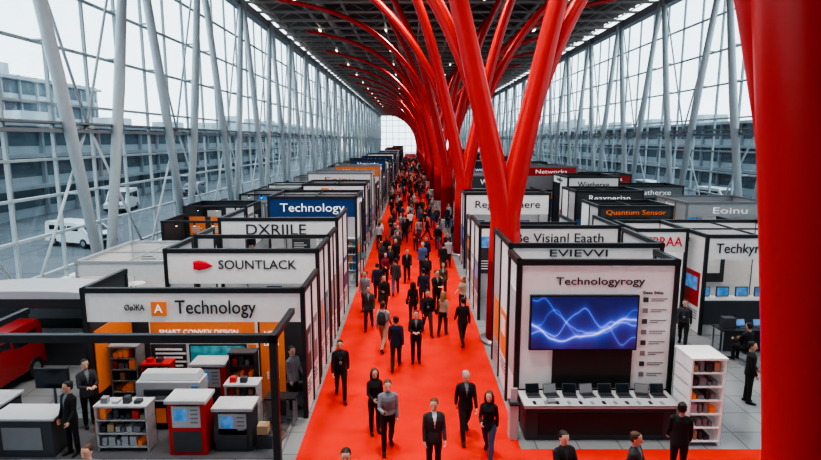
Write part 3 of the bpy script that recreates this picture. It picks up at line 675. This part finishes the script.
near=[
(1.33,12.75,'m','walkA',.1,'black','black',dict(hair=2)),
(1.78,11.85,'f','walkB',-.3,'black','jean',dict(shirt='black',hair=1)),
(.5,11.15,'m','stand',.1,'char','navy',dict(hair=1,shirt='white')),
(-.53,12.15,'m','phone',.15,'grey','black',dict(hair=1)),
(-.88,12.95,'f','stand',.3,'black','black',dict(hair=1)),
(-1.96,14.85,'m','walkB',.15,'black','black',dict()),
(-.95,18.5,'m','pack',PI-.3,'lgrey','beige',dict(acc='char',hair=1)),
(-.46,16.9,'m','walkA',PI,'navy','black',dict()),
(.18,17.4,'m','clasp',0,'black','black',dict()),
(.62,20.1,'m','walkB',.2,'black','char',dict(shirt='grey')),
(.1,21.4,'f','walkA',PI,'black','black',dict()),
(1.85,19.0,'m','walkA',PI+.2,'black','black',dict()),
(1.2,20.0,'f','walkA',PI-.3,'beige','black',dict(hair=3)),
(-1.6,20.7,'m','walkA',0,'char','black',dict()),
(-1.1,22.3,'m','phone',.2,'black','char',dict()),
(-1.5,24.6,'m','walkB',PI,'navy','black',dict()),
(-1.25,27.2,'f','stand',.3,'wine','black',dict()),
(-.18,28.1,'m','walkA',0,'black','black',dict()),
(.78,26.6,'m','pack',PI,'black','char',dict(acc='black')),
(1.5,25.2,'f','walkB',0,'olive','black',dict()),
(.55,23.5,'m','walkA',PI,'navy','black',dict()),
(1.1,23.0,'m','clasp',.4,'black','black',dict()),
(-1.9,22.9,'m','stand',-.4,'grey','black',dict(hair=1)),
(-.7,25.6,'m','walkA',PI,'char','jean',dict()),
(2.2,33.0,'m','stand',.3,'black','black',dict()),
(-.8,33.5,'m','walkB',0,'char','black',dict()),
(.9,31.5,'m','phone',0,'navy','black',dict()),
(1.75,29.6,'m','walkA',PI,'black','char',dict()),
(.35,36,'f','walkB',0,'wine','black',dict()),
(2.15,22.4,'f','stand',-.9,'beige','black',dict(hair=3)),
(5.7,11.0,'m','stand',PI-.3,'black','black',dict(skin=1)),
(2.9,9.8,'m','clasp',.3,'black','black',dict(shirt='char')),
(4.25,9.9,'m','walkA',.9,'char','black',dict(hair=1)),
(-1.15,9.25,'m','phone',0,'char','black',dict()),
(-5.85,9.35,'m','stand',.2,'grey','char',dict(hair=1,z=0)),
(-7.8,12.0,'m','stand',-.4,'black','black',dict(z=0.018)),
(9.35,14.6,'m','stand',1.2,'black','black',dict(z=0)),
(10.9,17.3,'m','sit',PI+.3,'black','black',dict(z=0)),
(12.2,17.2,'m','sit',PI-.2,'navy','black',dict(z=0)),
(-3.15,14.2,'m','stand',1.0,'grey','black',dict(z=.02)),
(-8.15,13.3,'m','clasp',.8,'char','black',dict(z=.018)),
(-10.1,19.8,'m','walkA',.5,'char','black',dict(z=0)),
(9.6,18.9,'m','walkB',-.5,'char','black',dict(z=0)),
(14.3,18.2,'m','walkA',1.5,'black','black',dict(z=0)),
]
pos=[]
for x,y,k,p,fc,tp,bt,kw in near:
    put(x,y,k,p,fc,tp,bt,**kw); pos.append((x,y))
stool(10.9,17.2,z0=0); stool(12.2,17.1,z0=0)
tops=['black']*7+['navy']*3+['char']*3+['grey','grey','lgrey','lgrey','white','beige','olive','wine','blue','blue','brown','jean']
bots=['black']*6+['char']*3+['navy','jean','jean','brown','beige']
def rnd(x0,x1,y0,y1,n,mind,z):
    c=0;tries=0
    while c<n and tries<n*40:
        tries+=1; x=random.uniform(x0,x1); y=y0+(y1-y0)*random.random()**1.25
        if any((x-a)**2+(y-b)**2<mind**2 for a,b in pos): continue
        pos.append((x,y)); c+=1
        k='m' if random.random()<.66 else 'f'
        p=random.choice([q for q in (PM if k=='m' else PF) if q!='sit'])
        put(x,y,k,p,random.choice((0,0,PI,PI,random.uniform(-2,2)))+random.uniform(-.3,.3),random.choice(tops),random.choice(bots),random.choice(('white','grey','blue','black','black')),random.choice((0,0,0,1,2)),random.choice((0,0,1,1,2,3)),s=random.uniform(.95,1.04),z=z,far=y>45)
rnd(-2.2,2.2,28,45,20,.95,.012)
rnd(-2.3,2.3,45,90,62,.85,.012)
rnd(-2.4,2.4,90,190,95,.75,.012)
rnd(-10.2,-9.2,27,60,8,1,0); rnd(14.6,15.9,28,60,10,1,0); rnd(2.8,3.9,38,49,6,.7,0)
# ------------------------------------------------------------ fit texts
bpy.context.view_layer.update()
for o,wd in TX:
    if o.dimensions.x>0: o.scale.x=wd/o.dimensions.x if wd/o.dimensions.x<1.8 else 1.8
# ------------------------------------------------------------ light
w=bpy.data.worlds.new('overcast'); S.world=w; w.use_nodes=True; n=w.node_tree.nodes; l=w.node_tree.links
bg=n['Background']; tc=n.new('ShaderNodeTexCoord'); sp=n.new('ShaderNodeSeparateXYZ'); r=n.new('ShaderNodeValToRGB')
l.new(tc.outputs['Generated'],sp.inputs[0]); l.new(sp.outputs[2],r.inputs[0])
r.color_ramp.elements[0].color=(.78,.87,.92,1); r.color_ramp.elements[1].color=(.72,.83,.93,1)
l.new(r.outputs[0],bg.inputs[0]); bg.inputs[1].default_value=2.5
def area(x,y,z,sx,sy,e,col=(1,.95,.88)):  # fill lamp added below the ceiling to brighten the aisle and booths
    a=bpy.data.lights.new('fill_light','AREA'); a.shape='RECTANGLE'; a.size=sx; a.size_y=sy; a.energy=e; a.color=col; a.spread=math.radians(120)
    o=bpy.data.objects.new('fill_light',a); COL.objects.link(o); o.location=(x,y,z)
for y,e_ in ((9,850),(20,850),(34,1200),(55,1500),(85,1900),(125,2200),(180,2400)):
    area(0,y,ZC-.3,1.5,2.5,e_)
for y in (12,24): area(-7,y,ZC-.3,1.5,2.5,500); area(9,y,ZC-.3,1.5,2.5,500)
# ------------------------------------------------------------ camera
cd=bpy.data.cameras.new('camera'); cd.sensor_width=36; cd.lens=560/821*36; cd.clip_end=800; cd.clip_start=.1
co=bpy.data.objects.new('camera',cd); COL.objects.link(co); co.location=(0,0,7.2); co.rotation_euler=(math.radians(90-9.13),0,0)
S.camera=co
try:
    S.view_settings.view_transform='AgX'; S.view_settings.look='AgX - High Contrast'; S.view_settings.exposure=.15
except Exception as ex: print(ex)
